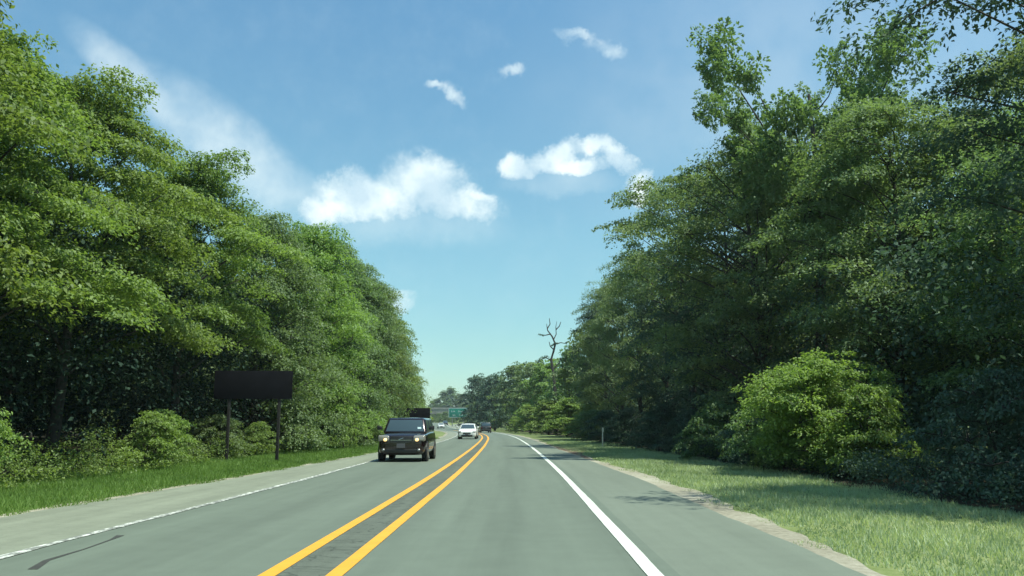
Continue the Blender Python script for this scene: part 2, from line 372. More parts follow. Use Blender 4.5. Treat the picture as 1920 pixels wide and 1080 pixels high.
off_lg = lambda y: -np.interp(y, [0, 13, 28, 42, 70, 120, 424], [5.95, 5.9, 5.35, 4.95, 4.8, 5.0, 5.2])
off_rg = lambda y: np.interp(y, [0, 20, 29, 40, 61, 90, 138, 424], [5.65, 5.6, 5.45, 5.2, 4.95, 4.7, 4.5, 4.5])
strip('dirt_verge', lambda y: off_lg(y) - .22, lambda y: off_lg(y) + .5, -.020, M_DIRT, wob=(.17, .05), step=.3, y1=330, seed=3)
strip('dirt_verge', lambda y: off_rg(y) - .62, lambda y: off_rg(y) + .06, -.012, M_DIRT, wob=(.07, .24), step=.3, y1=330, seed=5)
strip('bare_earth', lambda y: off_rg(y) - .3, lambda y: off_rg(y) + 1.5 * np.exp(-((y - 50) / 7.0) ** 2) - .2, -.008, M_MUD, y0=36, y1=66, wob=(.12, .12), step=.3, seed=9)
strip('road_shoulder', lambda y: off_lg(y) + .12, -3.2, -.004, M_SHOULD_L, wob=(.08, 0), step=.4, y1=400, seed=2)
strip('road_shoulder', 3.2, lambda y: off_rg(y) - .42, -.004, M_SHOULD, wob=(0, .05), step=.4, y1=400, seed=4)
strip('road', -3.44, 3.50, 0.0, M_LANE, na=4, wob=(.025, .012), step=.4, y1=424, seed=6)
strip('road_median_strip', -.23, .24, .004, M_MID, seed=7, y1=205)
strip('yellow_line', -.388, -.232, .008, M_YEL, seed=8, wob=(.004, .004), step=.5, y1=205)
strip('yellow_line', .232, .388, .008, M_YEL, seed=9, wob=(.004, .004), step=.5, y1=205)
strip('white_line', 3.20, 3.35, .008, M_WHT, seed=10, wob=(.005, .008), step=.5, y1=330)
strip('white_line', -3.50, -3.36, .008, M_WHT_L, seed=12, wob=(.012, .035), step=.12, y1=200)
# tar seam in the oncoming lane
tp = [(-4.62, 8.55), (-4.78, 9.1), (-4.79, 9.9), (-4.86, 10.7), (-4.93, 11.1)]
tv = []; tw_ = [.05, .035, .014, .018, .05]
for (x, y), w in zip(tp, tw_): tv += [(x - w, y, .004), (x + w, y, .004)]
MB().add(tv, [(2*i, 2*i+1, 2*i+3, 2*i+2) for i in range(len(tp)-1)]).build('tar_seam', M_TAR)['kind'] = 'structure'
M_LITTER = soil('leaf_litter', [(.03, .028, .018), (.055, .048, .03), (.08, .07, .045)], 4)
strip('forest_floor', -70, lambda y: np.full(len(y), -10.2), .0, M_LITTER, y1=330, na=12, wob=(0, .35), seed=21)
strip('forest_floor', lambda y: np.full(len(y), 9.6), 70, .0, M_LITTER, y1=200, na=12, wob=(.35, 0), seed=22)
for o in [o for o in col.objects if o.name.startswith('forest_floor')]:
    me = o.data; co = np.empty(len(me.vertices) * 3, np.float32); me.vertices.foreach_get('co', co); co = co.reshape(-1, 3)
    co[:, 2] = ground_z(co[:, 0].astype(float), co[:, 1].astype(float)) + .02; me.vertices.foreach_set('co', co.ravel()); me.update()
# exit ramp
rp = [(196, 3.3, 4.2), (215, 3.2, 5.6), (235, 3.2, 7.2), (262, 3.6, 9.0), (290, 5.4, 11.5), (320, 8.6, 15.0), (350, 14, 21)]
rv = []
for y, a, b in rp: rv += [(CX(y) + a, y, ZY(y) - .006 + .01 * (y > 250)), (CX(y) + b, y, ZY(y) - .006)]
MB().add(rv, [(2*i, 2*i+1, 2*i+3, 2*i+2) for i in range(len(rp)-1)]).build('exit_ramp', M_SHOULD_L)['kind'] = 'structure'

# ------------------------------------------------------------------ foliage
def unit(v): return v / np.maximum(np.linalg.norm(v, axis=-1, keepdims=True), 1e-6)
def leaves(name, g, C, O, Rs, n, leaf, droop=.25, thick=.12, flat=.8, tint_b=None, asp=.55):
    """C centres, O outward directions, Rs radii of sprays; n leaves on each; one quad per leaf"""
    m = len(C); C = np.repeat(C, n, 0); O = np.repeat(O, n, 0); Rr = np.repeat(Rs, n)[:, None]
    up = np.array([0, 0, 1.0])
    e1 = unit(np.stack([O[:, 0], O[:, 1], O[:, 2] * .35 - droop], -1)); e2 = unit(np.cross(up, e1)); nn = np.cross(e1, e2)
    a = g.uniform(-np.pi, np.pi, m * n)[:, None]; r = np.sqrt(g.uniform(0, 1, m * n))[:, None]
    # leaves gather along a few twigs
    k = np.round(a / (np.pi / 3.5)) * (np.pi / 3.5); a = k + (a - k) * .55
    P = C + (e1 * np.cos(a) * 1.15 + e2 * np.sin(a) * .85) * r * Rr + nn * g.normal(0, thick, (m * n, 1)) * Rr
    P[:, 2:] -= .28 * r * r * Rr
    d = unit(e1 * np.cos(a) + e2 * np.sin(a) + g.normal(0, .55, (m * n, 3)) + np.array([0, 0, -.35]))
    nv = unit(nn * flat + up * .3 + g.normal(0, .42, (m * n, 3))); s = unit(np.cross(d, nv)); nv = np.cross(s, d)
    L = leaf * g.uniform(.65, 1.3, (m * n, 1)); w = L * asp * .5
    V = np.stack([P - d * L * .5, P + s * w - d * L * .05 + nv * w * .25, P + d * L * .5 - nv * L * .1, P - s * w - d * L * .05 + nv * w * .25], 1).reshape(-1, 3)
    F = np.arange(m * n * 4).reshape(-1, 4)
    tb = np.repeat(g.uniform(0, 1, m) if tint_b is None else tint_b, n)
    return np_mesh(name, V, F, 4, np.clip(tb * .6 + g.uniform(0, .5, m * n) - .05, 0, 1))
def make_tree(seed, H=13, z0=5, Rm=5, nb=40, br=(1.5, .6), sprays=11, nl=130, leaf=.17, shape='round', trunk_r=.22, droop=.25, sr=.85, interior=.15, upright=0, lean=(0, 0), twigs=4, skirt=0.0, tilt=0.0, extra=()):
    g = np.random.default_rng(seed); C = []; O = []; BR = []
    t = (np.arange(nb) + g.uniform(0, 1, nb)) / nb
    t = t ** (.85)
    if shape == 'round': prof = np.sqrt(np.clip(1 - (2 * t - .85) ** 2 / 1.45, .04, 1))
    elif shape == 'wide': prof = np.sqrt(np.clip(1 - (t * 1.02) ** 2.4, .03, 1)) * (.8 + .2 * np.clip(t * 5, 0, 1))
    elif shape == 'dome': prof = np.sqrt(np.clip(1 - (t * 1.0) ** 2.0, .03, 1))
    elif shape == 'flare': prof = .45 + .55 * t
    az = np.arange(nb) * 2.39996 + g.uniform(-.5, .5, nb)
    rr = np.maximum(Rm * prof * g.uniform(.72, 1.06, nb) - br[0] * .55, 0) * np.where(g.uniform(0, 1, nb) < interior, .45, 1)
    bc = np.stack([np.cos(az) * rr, np.sin(az) * rr, z0 + t * (H - z0 - br[1])], -1)
    hh = np.clip(bc[:, 2] / H, 0, 1)
    bc[:, 0] += lean[0] * hh ** 1.5; bc[:, 1] += lean[1] * hh ** 1.5
    if extra:
        bc = np.concatenate([bc, np.array(extra, float)]); nb = len(bc); az = np.concatenate([az, np.arctan2(bc[-len(extra):, 1], bc[-len(extra):, 0])]); hh = np.clip(bc[:, 2] / H, 0, 1)
    bs = g.uniform(.7, 1.25, nb)
    wood = MB()
    tr = [Vector((lean[0] * q ** 1.5 + .18 * math.sin(q * 5 + seed), lean[1] * q ** 1.5 + .15 * math.cos(q * 4 + seed * 2) - .15, H * .86 * q)) for q in np.linspace(0, 1, 8)]
    tr[0].z = -.15
    wood.tube(tr, [trunk_r * (1.35 if i == 0 else 1) * (1 - .82 * i / 7) for i in range(8)], 9)
    for i in range(nb):
        c = Vector(bc[i]); hd = math.hypot(c.x - lean[0] * hh[i], c.y - lean[1] * hh[i])
        zs = max(min(c.z - hd * (1.1 if upright else .55) - .3, H * .8), z0 * .35 + .3 if z0 > 2 else .4); q = zs / (H * .86)
        f = min(max(q, 0), 1) * 7; i0 = min(int(f), 6); p0 = tr[i0].lerp(tr[i0 + 1], f - i0)
        mid = p0.lerp(c, .5) + Vector((g.uniform(-.2, .2), g.uniform(-.2, .2), (-.25 if upright else .22) * hd * .35))
        r0 = trunk_r * (.34 if hd > 1.5 else .22) * (1 - .5 * q)
        wood.tube([p0, p0.lerp(mid, .5), mid, mid.lerp(c, .55) , c], [r0, r0 * .8, r0 * .6, r0 * .4, .015], 5, False)
        ns = max(2, int(sprays * bs[i] ** 2 * g.uniform(.7, 1.2)))
        zz = g.uniform(-.45, 1, ns); ph = g.uniform(0, 2 * np.pi, ns); q2 = np.sqrt(1 - zz ** 2)
        dv = np.stack([q2 * np.cos(ph), q2 * np.sin(ph), zz], -1); rad = g.uniform(.45, 1.05, ns)[:, None]
        P = bc[i] + dv * rad * np.array([br[0], br[0], br[1]]) * bs[i]
        P[:, 2] -= tilt * ((P[:, 0] - bc[i, 0]) * np.cos(az[i]) + (P[:, 1] - bc[i, 1]) * np.sin(az[i]))
        od = unit(dv * np.array([1, 1, .5]) + .6 * unit(np.array([bc[i, 0], bc[i, 1], 0.01])))
        if upright: od = unit(od + np.array([0, 0, 1.5]))
        C.append(P); O.append(od); BR.append(np.clip(.25 + .5 * g.uniform() + .25 * g.uniform(0, 1, ns), 0, 1))
        for s in range(min(ns, twigs)):
            wood.tube([c, Vector(P[s]).lerp(c, .4) + Vector((0, 0, .08)), P[s]], [.02, .014, .006], 3, False)
    C = np.concatenate(C); O = np.concatenate(O); BR = np.concatenate(BR)
    if skirt: C[:, 2] = np.maximum(C[:, 2], skirt)
    me = leaves('crown', g, C, O, np.full(len(C), sr) * g.uniform(.7, 1.25, len(C)), nl, leaf, droop, tint_b=BR)
    wm = wood.mesh('trunk')
    for p in wm.polygons: p.use_smooth = True
    return wm, me
KIND = {}
def kind(k, m_leaf, m_bark=BARK, **p):
    w, c = make_tree(**p); w.materials.append(m_bark); c.materials.append(m_leaf); KIND[k] = (w, c, p['H'])
# broad layered roadside trees
kind('layer1', L_BRIGHT, seed=11, H=13.5, z0=5.0, Rm=5.8, nb=27, br=(2.2, .24), sprays=26, nl=165, leaf=.145, shape='wide', droop=.2, trunk_r=.24, tilt=.36, sr=.8, interior=.08)
kind('layer2', L_BRIGHT, seed=12, H=14.0, z0=5.2, Rm=5.6, nb=27, br=(2.2, .24), sprays=26, nl=165, leaf=.145, shape='wide', droop=.2, trunk_r=.24, tilt=.36, sr=.8, interior=.08)
kind('layer3', L_BRIGHT, seed=13, H=13.2, z0=4.6, Rm=5.4, nb=27, br=(2.2, .24), sprays=26, nl=165, leaf=.145, shape='wide', droop=.2, trunk_r=.24, tilt=.36, sr=.8, interior=.08)
# dense trees clothed to the ground
kind('dense1', L_MID, seed=21, H=14, z0=.8, Rm=4.5, nb=70, br=(1.3, .85), sprays=10, nl=120, leaf=.15, shape='dome', droop=.3)
kind('dense2', L_MID, seed=22, H=13.5, z0=1.0, Rm=4.2, nb=66, br=(1.25, .9), sprays=10, nl=120, leaf=.15, shape='dome', droop=.35)
kind('dense3', L_BRIGHT, seed=23, H=13, z0=.8, Rm=4.3, nb=64, br=(1.4, .75), sprays=10, nl=120, leaf=.15, shape='dome', droop=.2)
# right hand side
kind('olive1', L_OLIVE, seed=31, H=15, z0=2.0, Rm=5.0, nb=62, br=(1.45, .8), sprays=10, nl=140, leaf=.13, shape='round', droop=.25)
kind('olive2', L_OLIVE, seed=32, H=16, z0=3.0, Rm=4.8, nb=60, br=(1.5, .75), sprays=10, nl=130, leaf=.14, shape='round', droop=.3)
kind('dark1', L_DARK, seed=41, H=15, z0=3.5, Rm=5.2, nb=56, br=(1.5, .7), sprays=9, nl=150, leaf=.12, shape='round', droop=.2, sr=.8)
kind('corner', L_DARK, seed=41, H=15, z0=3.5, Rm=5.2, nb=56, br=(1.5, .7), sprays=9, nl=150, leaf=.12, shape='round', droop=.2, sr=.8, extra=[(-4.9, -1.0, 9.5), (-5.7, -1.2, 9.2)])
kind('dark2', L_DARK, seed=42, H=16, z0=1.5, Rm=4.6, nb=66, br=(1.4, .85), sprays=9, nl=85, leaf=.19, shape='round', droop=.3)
kind('open', L_OLIVE, seed=43, H=17, z0=8, Rm=5.2, nb=34, br=(1.6, .6), sprays=10, nl=85, leaf=.17, shape='round', droop=.2, sr=.7, trunk_r=.28)
kind('upright', L_MID, seed=51, H=17.5, z0=8.5, Rm=5.0, nb=34, br=(.95, 1.5), sprays=17, nl=120, leaf=.16, shape='flare', droop=-.2, upright=1, sr=.6, trunk_r=.34, interior=.1)
# distant
kind('far1', L_MID, seed=61, H=13, z0=.6, Rm=5, nb=44, br=(1.7, 1.2), sprays=8, nl=34, leaf=.42, shape='dome', twigs=0)
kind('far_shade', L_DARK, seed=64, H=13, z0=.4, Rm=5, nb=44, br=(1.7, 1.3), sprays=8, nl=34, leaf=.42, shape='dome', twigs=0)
kind('far2', L_OLIVE, seed=62, H=13, z0=.8, Rm=5, nb=44, br=(1.6, 1.3), sprays=8, nl=34, leaf=.42, shape='round', twigs=0)
kind('far3', L_BRIGHT, seed=63, H=12, z0=.5, Rm=5, nb=40, br=(1.7, 1.1), sprays=8, nl=34, leaf=.42, shape='dome', twigs=0)
# shrubs
kind('shrub1', L_BRIGHT, seed=71, H=2.6, z0=.2, Rm=1.5, nb=24, br=(.5, .35), sprays=7, nl=110, leaf=.085, shape='dome', sr=.33, trunk_r=.04)
kind('shrub2', L_MID, seed=72, H=2.2, z0=.15, Rm=1.6, nb=24, br=(.5, .32), sprays=7, nl=105, leaf=.085, shape='dome', sr=.33, trunk_r=.04)
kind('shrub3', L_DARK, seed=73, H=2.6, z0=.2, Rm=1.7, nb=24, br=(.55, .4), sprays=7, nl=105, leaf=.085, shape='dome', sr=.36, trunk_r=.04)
kind('lime', L_LIME, seed=74, H=3.8, z0=.3, Rm=2.2, nb=34, br=(.75, .45), sprays=11, nl=120, leaf=.09, shape='round', sr=.42, trunk_r=.06, droop=.1, interior=.2)
def plant(k, x, y, h, label, cat='tree', name='tree', group=None, rz=None, wide=1.0):
    w, c, H = KIND[k]; s = h / H
    e = empty(name, (x, y, float(ground_z(np.array(x), np.array(y)))), (x * 12.9898 + y * 78.233) % 6.2832 if rz is None else rz, label, cat, group)
    e.scale = (s * wide, s * wide, s)
    link('trunk', w, e); link('crown', c, e)
    return e
RW = 'roadside trees on the right'; LW = 'roadside trees on the left'
left = [
 ('layer2', -15.2, 7.5, 14.8, 1.05, 'tall leafy tree at the very left edge, nearest the camera, partly out of frame'),
 ('layer1', -14.6, 14.8, 13.8, .95, 'broad bright green tree with layered boughs filling the upper left corner above the left shoulder'),
 ('layer3', -14.0, 21.0, 11.4, .96, 'bright tree with flat layered sprays, next after the broad corner tree on the left'),
 ('layer2', -14.8, 28.0, 12.8, .94, 'layered bright green tree standing just left of the big dark sign'),
 ('layer1', -13.6, 35.0, 12.2, .95, 'layered tree rising over the big dark sign seen from behind'),
 ('dense1', -12.8, 43.0, 12.4, 1.0, 'grey-green dense tree just beyond the big dark sign, leaves down to the grass'),
 ('dense3', -12.4, 51.0, 13.8, .95, 'yellow-green tree with a wispy top sticking out against the sky, left roadside'),
 ('dense2', -12.4, 59.0, 14.6, .95, 'dense mid green tree behind and left of the boxy dark car'),
 ('dense1', -12.2, 68.0, 14.6, .9, 'dense roadside tree above the roof of the boxy dark car, left row'),
 ('dense3', -12.6, 78.0, 14.4, .9, 'bright dense tree standing over the small dark sign beyond the boxy car'),
 ('dense2', -13.0, 88.5, 13.0, 1.0, 'green tree before the last tall tree in the left row'),
 ('dense1', -14.2, 99.5, 11.6, 1.0, 'last tall tree of the left row where the crown line drops towards the road'),
 ('far1', -14.6, 114, 9.2, .95, 'small open tree at the end of the left row, beside the bend'),
]
for k, x, y, h, wd, lb in left: plant(k, x, y, h, lb, group=LW, wide=wd)
right = [
 ('olive2', 15.2, 8.0, 12.0, 1.0, 'dark tree at the right edge nearest the camera, mostly out of frame'),
 ('corner', 13.4, 15.6, 14.6, 1.0, 'dark blue-green tree in the upper right corner with loose leaves against the sky'),
 ('olive1', 15.2, 22.5, 10.4, 1.1, 'olive green tree at the right, between the dark corner tree and the lime bush'),
 ('olive2', 13.2, 29.0, 12.8, 1.05, 'olive tree behind the lime green bush on the right verge'),
 ('upright', 12.5, 34.5, 17.6, .95, 'tallest tree on the right, upright clumpy branches standing clear above the others'),
 ('olive1', 11.0, 38.0, 14.6, 1.12, 'yellow-olive round topped tree below the tallest upright one'),
 ('dark2', 11.4, 45.0, 15.2, .95, 'shaded dark tree behind the thin marker post on the right'),
 ('open', 11.2, 53.5, 18.0, 1.0, 'open branched tree on the right with bare limbs, one bough reaching towards the road'),
 ('dark2', 11.2, 61.0, 13.8, .9, 'dark dense tree under the open branched one, right roadside'),
 ('olive2', 10.6, 70.0, 15.8, .85, 'feathery topped pale olive tree lower than the open branched one, right side'),
 ('olive1', 10.2, 80.0, 15.6, .85, 'olive tree forming the left facing edge of the tall right hand wood'),
 ('dark2', 9.8, 91.0, 15.4, .8, 'last tall dark tree of the right row before the wood steps down'),
 ('far2', 9.6, 104.0, 13.6, .8, 'rounded tree beside the bare snag on the right'),
 ('far1', 8.2, 121.0, 12.6, .9, 'lower green tree right of the bend, just beyond the bare snag'),
 ('far3', 6.0, 140.0, 12.4, .95, 'bright rounded tree on the right of the bend in the middle distance'),
 ('far2', 3.6, 158.0, 13.4, .95, 'olive rounded tree on the outside of the bend'),
 ('far1', .8, 178.0, 14.4, 1.0, 'tall rounded tree making the highest top of the distant right hand wood'),
 ('far_shade', -3.8, 198.0, 13.8, .95, 'dark tree behind the dark vehicle, next to the end of the distant right hand wood'),
 ('far_shade', -8.6, 218.0, 14.6, .85, 'dark leaning topped tree at the road end of the distant right hand wood'),
]
for k, x, y, h, wd, lb in right: plant(k, x, y, h, lb, group=RW, wide=wd, rz={'corner': 0.0, 'upright': 2.2}.get(k))
# lower bushy growth filling the foot of the right hand trees in the distance
for x, y, h, lb in [(6.2, 84, 3.4, 'pale green bush at the foot of the tall right hand wood, before the bend'), (5.2, 100, 4.6, 'leafy pale bush beside the right lane below the bare snag'),
                    (3.8, 118, 5.0, 'leafy pale bush spilling to the roadside right of the bend'), (1.6, 136, 4.6, 'round pale bush next to the right lane ahead of the dark vehicle'),
                    (-.6, 152, 3.0, 'pale bush nearest the back of the dark vehicle in the right lane')]:
    plant('far3', x + 1.2, y, h, lb, 'bush', 'bush', 'bushes along the bend', wide=1.4)
# second and third rows, deep in the wood
def near(tab, y): return min(tab, key=lambda t: abs(t[2] - y))
NICK = {}
for t_ in left + right: NICK[t_[5]] = None
short = {-1: ['edge tree out of frame', 'broad corner tree', 'flat layered tree', 'tree left of the big sign', 'tree over the big sign', 'grey-green tree', 'wispy topped tree', 'tree left of the boxy car',
              'tree above the boxy car roof', 'tree over the small dark sign', 'next to last tall tree', 'last tall tree', 'small open tree'],
         1: ['edge tree out of frame', 'dark corner tree', 'low olive tree', 'tree at the lime bush', 'upright tree', 'yellow-olive tree', 'tree at the marker post', 'open branched tree', 'tree under the open one', 'feathery tree',
             'left facing edge tree', 'last tall dark tree', 'rounded tree by the snag', 'low tree past the snag']}
def rank(k, x, y, h, side, rk, wide=1.0):
    tab = left if side < 0 else right[:14]
    i = min(range(len(tab)), key=lambda j: abs(tab[j][2] - y)); n_ = short[side][i]
    lb = '%s tree in the %s hand wood behind the %s' % (rk, 'left' if side < 0 else 'right', n_)
    if lb in NICK: lb = '%s tree in the %s hand wood just past the %s' % (rk, 'left' if side < 0 else 'right', n_)
    NICK[lb] = 1
    plant(k, x, y, h, lb, group='%s trees of the %s wood' % (rk, 'left' if side < 0 else 'right'), wide=wide)
for i, y in enumerate(np.arange(28, 118, 8.0)):
    rank(['dense1', 'layer1', 'dense2', 'dark2'][i % 4], -20.5 + rnd.uniform(-1, 1), y + rnd.uniform(-2, 2), 12.6 + rnd.uniform(-1, .6), -1, 'second rank')
    rank(['olive1', 'dark2', 'dense1', 'dark1'][i % 4], 19.2 + rnd.uniform(-1, 1), y + rnd.uniform(-2, 2), 15.0 + rnd.uniform(-1, 1), 1, 'second rank')
for i, y in enumerate(np.arange(42, 118, 13.0)):
    rank('far1', -28 + rnd.uniform(-1, 1), y, 12.8, -1, 'third rank', 1.3)
    rank('far2', 27.5 + rnd.uniform(-1, 1), y, 15.5, 1, 'third rank', 1.3)
for i, y in enumerate(np.arange(126, 470, 24.0)):
    cx = min(float(CX(y)) - 9.5, -.098 * y - 5)
    plant(['far1', 'far3', 'far2'][i % 3], cx - rnd.uniform(0, 1.5), y, 11.5 + rnd.uniform(-1, 1), 'distant tree beyond the end of the left row, on the inside of the bend', group='distant trees inside the bend', wide=1.0)
for i, y in enumerate(np.arange(128, 240, 18.0)):
    plant(['far1', 'far2'][i % 2], float(CX(y)) + 19 + rnd.uniform(0, 3), y, 13 + rnd.uniform(-1, 1), 'tree in the rank behind the distant right hand wood', group='back trees of the distant right wood', wide=1.2)
for i, y in enumerate(np.arange(250, 480, 38.0)):
    plant(['far2', 'far1'][i % 2], -.047 * y + 6.5 + rnd.uniform(0, 2), y, 15 + rnd.uniform(-1, 1), 'tree hidden behind the distant right hand wood near the overpass', group='trees before the overpass', wide=1.2)

# dead snag
def snag():
    e = empty('dead_tree', (5.9, 118.0, 0), 0, 'bare dead tree with crooked branches sticking up against the sky on the right', 'tree')
    b = MB()
    P = [(0,0,-.2),(.1,0,4),(-.15,0,8),(-.5,0,10.2),(-.15,0,11.4),(.1,0,12.4),(-.3,0,13.4),(-.95,0,14.3),(-1.1,0,15.2)]
    b.tube(P, [.3,.26,.2,.17,.15,.13,.11,.08,.03], 7)
    for q in [[(-.5,0,10.2),(-1.2,.2,10.5),(-1.9,.3,10.3),(-2.3,.3,9.8)], [(.1,0,12.4),(.9,.2,12.6),(1.5,.3,12.5),(1.9,.2,12.8)], [(-.15,0,13),(.25,.3,13.8),(.2,.2,14.8),(.35,.2,15.6)],
              [(-.5,0,13.8),(-1.3,-.2,13.6),(-1.9,-.2,13.7)], [(-1.0,0,14.5),(-.6,.1,15.2),(-.7,.1,16)], [(.2,.2,14.4),(.7,.2,14.9),(.9,.2,15.5)], [(-.1,0,11.6),(-.6,0,12.1),(-.75,0,12.7)], [(-.15,0,9),(.6,.2,9.8),(.9,.1,10.6)]]:
        b.tube(q, [.09 * (1 - .25 * i) for i in range(len(q))], 5)
    me = b.mesh('trunk'); link('trunk', me, e, BARK)
    gg = np.random.default_rng(5)
    C = np.array([(-1.6,.2,10.6),(-2.0,.2,10.1),(-1.2,.2,10.7),(-1.9,-.2,13.7),(.1,0,12.5),(1.8,.2,12.7),(-.2,0,12.3)]) 
    O = unit(gg.normal(0, 1, C.shape) * np.array([1, 1, .2]))
    link('crown', leaves('crown', gg, C, O, np.array([.75,.7,.6,.35,.4,.3,.35]), 40, .26), e, L_DARK)
snag()

# roadside shrubs
SL = 'shrubs along the foot of the left wood'; SR = 'shrubs along the foot of the right wood'
for k, x, y, h, wd, lb in [
 ('shrub1', -10.6, 16.6, 2.3, .8, 'bright bush with large pale leaves at the lower left edge'),
 ('shrub1', -11.3, 27.0, 1.9, 1.1, 'sunlit bush left of the posts of the big dark sign'),
 ('shrub1', -11.9, 29.6, 2.0, 1.0, 'tall bright bush touching the left post of the big dark sign'),
 ('shrub2', -12.0, 35.5, 1.9, 1.1, 'low bush seen between the two posts of the big dark sign'),
 ('shrub1', -11.4, 38.8, 1.6, 1.1, 'low bright bush just right of the right post of the big dark sign'),
 ('shrub2', -11.2, 46, 1.9, 1.0, 'low bush under the grey-green tree beyond the big sign'),
 ('shrub1', -9.8, 49.5, 3.8, .7, 'narrow lime green bush climbing the wood edge left of the boxy dark car'),
 ('shrub2', -9.6, 56, 2.4, 1.0, 'green bush at the grass edge beside the boxy dark car'),
 ('shrub1', -9.4, 64, 2.4, 1.1, 'bush half hidden by the left mirror of the boxy dark car')]:
    plant(k, x, y, h, lb, 'bush', 'bush', SL, wide=wd)
plant('lime', 8.5, 24.0, 3.5, 'bright lime green bush lit by the sun on the right verge', 'bush', 'bush', SR, wide=1.08)
for k, x, y, h, wd, lb in [
 ('shrub1', 9.2, 22.0, 2.5, .85, 'green bush grown into the right flank of the lime bush'),
 ('shrub2', 8.3, 26.4, 2.6, .9, 'green bush grown into the left flank of the lime bush'),
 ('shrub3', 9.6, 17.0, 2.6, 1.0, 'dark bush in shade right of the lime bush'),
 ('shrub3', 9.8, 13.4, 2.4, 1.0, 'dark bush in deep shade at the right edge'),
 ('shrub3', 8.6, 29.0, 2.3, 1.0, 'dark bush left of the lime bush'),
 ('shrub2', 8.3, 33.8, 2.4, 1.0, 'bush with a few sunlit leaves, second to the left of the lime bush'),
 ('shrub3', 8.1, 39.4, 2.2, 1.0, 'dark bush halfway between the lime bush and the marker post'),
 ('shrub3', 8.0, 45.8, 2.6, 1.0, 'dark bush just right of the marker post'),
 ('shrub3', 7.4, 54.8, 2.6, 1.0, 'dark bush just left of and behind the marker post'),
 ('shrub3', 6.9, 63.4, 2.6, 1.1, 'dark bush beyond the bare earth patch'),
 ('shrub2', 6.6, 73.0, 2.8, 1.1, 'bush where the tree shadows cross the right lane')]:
    plant(k, x, y, h, lb, 'bush', 'bush', SR, wide=wd)
# shrubs before the overpass
for i, (px, y) in enumerate([(812, 400), (824, 408), (835, 392), (846, 396), (856, 388), (866, 392), (876, 384), (886, 378)]):
    p = at(px, 790, y)
    plant('far2' if i % 2 else 'far1', p.x, y, 4.2 + (i % 3) * .6, ['leftmost low bush before the stone overpass', 'second low bush from the left before the stone overpass', 'third low bush from the left before the stone overpass', 'fourth low bush from the left, below the green road sign', 'fifth low bush, right under the green road sign', 'sixth low bush, just right of the green road sign', 'seventh low bush, near the dark wood by the overpass', 'rightmost low bush before the overpass, against the dark wood'][i], 'bush', 'bush', 'bushes before the overpass', wide=1.5)
# far trees behind the overpass
for px, top, lb in [(846, 738, 'tall dark round topped tree rising behind the overpass'), (833, 745, 'dark tree just left of the tall round one behind the overpass'), (812, 757, 'low green tree behind the left end of the overpass'),
                    (820, 758, 'green tree behind the overpass near the left tree row'), (864, 751, 'green tree behind the green road sign and the overpass'), (875, 750, 'olive tree behind the right part of the overpass'), (888, 752, 'green tree where the overpass meets the dark wood'), (900, 748, 'tree partly hidden by the dark right hand wood')]:
    p = at(px, top, 540); e = plant('far1' if px < 850 else 'far2', p.x, 540, p.z - 2 + 1.0, lb, group='trees behind the overpass', wide=1.0)
# filler masses low in the woods
def undergrowth(name, x0, x1, y0, y1, zt, n, m, seed, lf=.19, rs=1.0):
    g = np.random.default_rng(seed)
    x = g.uniform(x0, x1, n); y = g.uniform(y0, y1, n); z = g.uniform(.1, 1, n) ** .8 * zt
    C = np.stack([x + np.where(y > 75, CX(y) - CX(75), 0), y, z], -1); O = unit(g.normal(0, 1, (n, 3)))
    o = link(name, leaves(name, g, C, O, g.uniform(.6, 1.2, n) * rs, 30, lf, .2, .25), None, m)
    tag(o, 'shaded mass of leaves %s inside the wood on the %s side of the road' % ('low' if rs == 1 else 'far back', 'left' if x1 < 0 else 'right'), 'undergrowth', kind='stuff')
undergrowth('undergrowth', -25, -11.9, 4, 125, 7.5, 9000, L_SHADED, 81)
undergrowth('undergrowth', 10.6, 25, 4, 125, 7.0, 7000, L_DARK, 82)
undergrowth('undergrowth', -46, -25, 20, 240, 6.5, 3500, L_SHADED, 85, .45, 2.0)
undergrowth('undergrowth', 25, 44, 20, 240, 6.5, 3500, L_SHADED, 86, .45, 2.0)

def weeds(name, x0, x1, y0, y1, h, n, m, seed, lab):
    g = np.random.default_rng(seed); x = g.uniform(x0, x1, n); y = y0 + (y1 - y0) * g.uniform(0, 1, n) ** 1.3
    cl = .5 + .5 * np.sin(y * .9 + 2 * np.sin(x)) * np.sin(y * .37 + 1); back = np.abs(x - (x1 if x0 < 0 else x0)) / abs(x1 - x0)
    keep = g.uniform(0, 1, n) < .10 + .9 * np.maximum(cl ** 2, back ** 2 * .6); x, y, cl, back = x[keep], y[keep], cl[keep], back[keep]; n = len(x)
    z = g.uniform(.05, 1, n) * h * (.25 + .5 * cl + .7 * back); x = x + CX(y) - CX(30)
    C = np.stack([x, y, z + ground_z(x, y)], -1); O = unit(g.normal(0, 1, (n, 3)) + np.array([0, 0, .4]))
    tag(link(name, leaves(name, g, C, O, g.uniform(.15, .35, n), 22, .075, .1, .3, .3), None, m), lab, 'weeds', kind='stuff')
weeds('weeds', -13.2, -10.6, 11, 80, 1.0, 5000, L_BRIGHT, 83, 'tangled weeds and saplings at the edge of the left wood')
weeds('weeds', 8.0, 11.0, 9, 75, 1.0, 8000, L_DARK, 84, 'shaded weeds and low growth at the edge of the right wood')
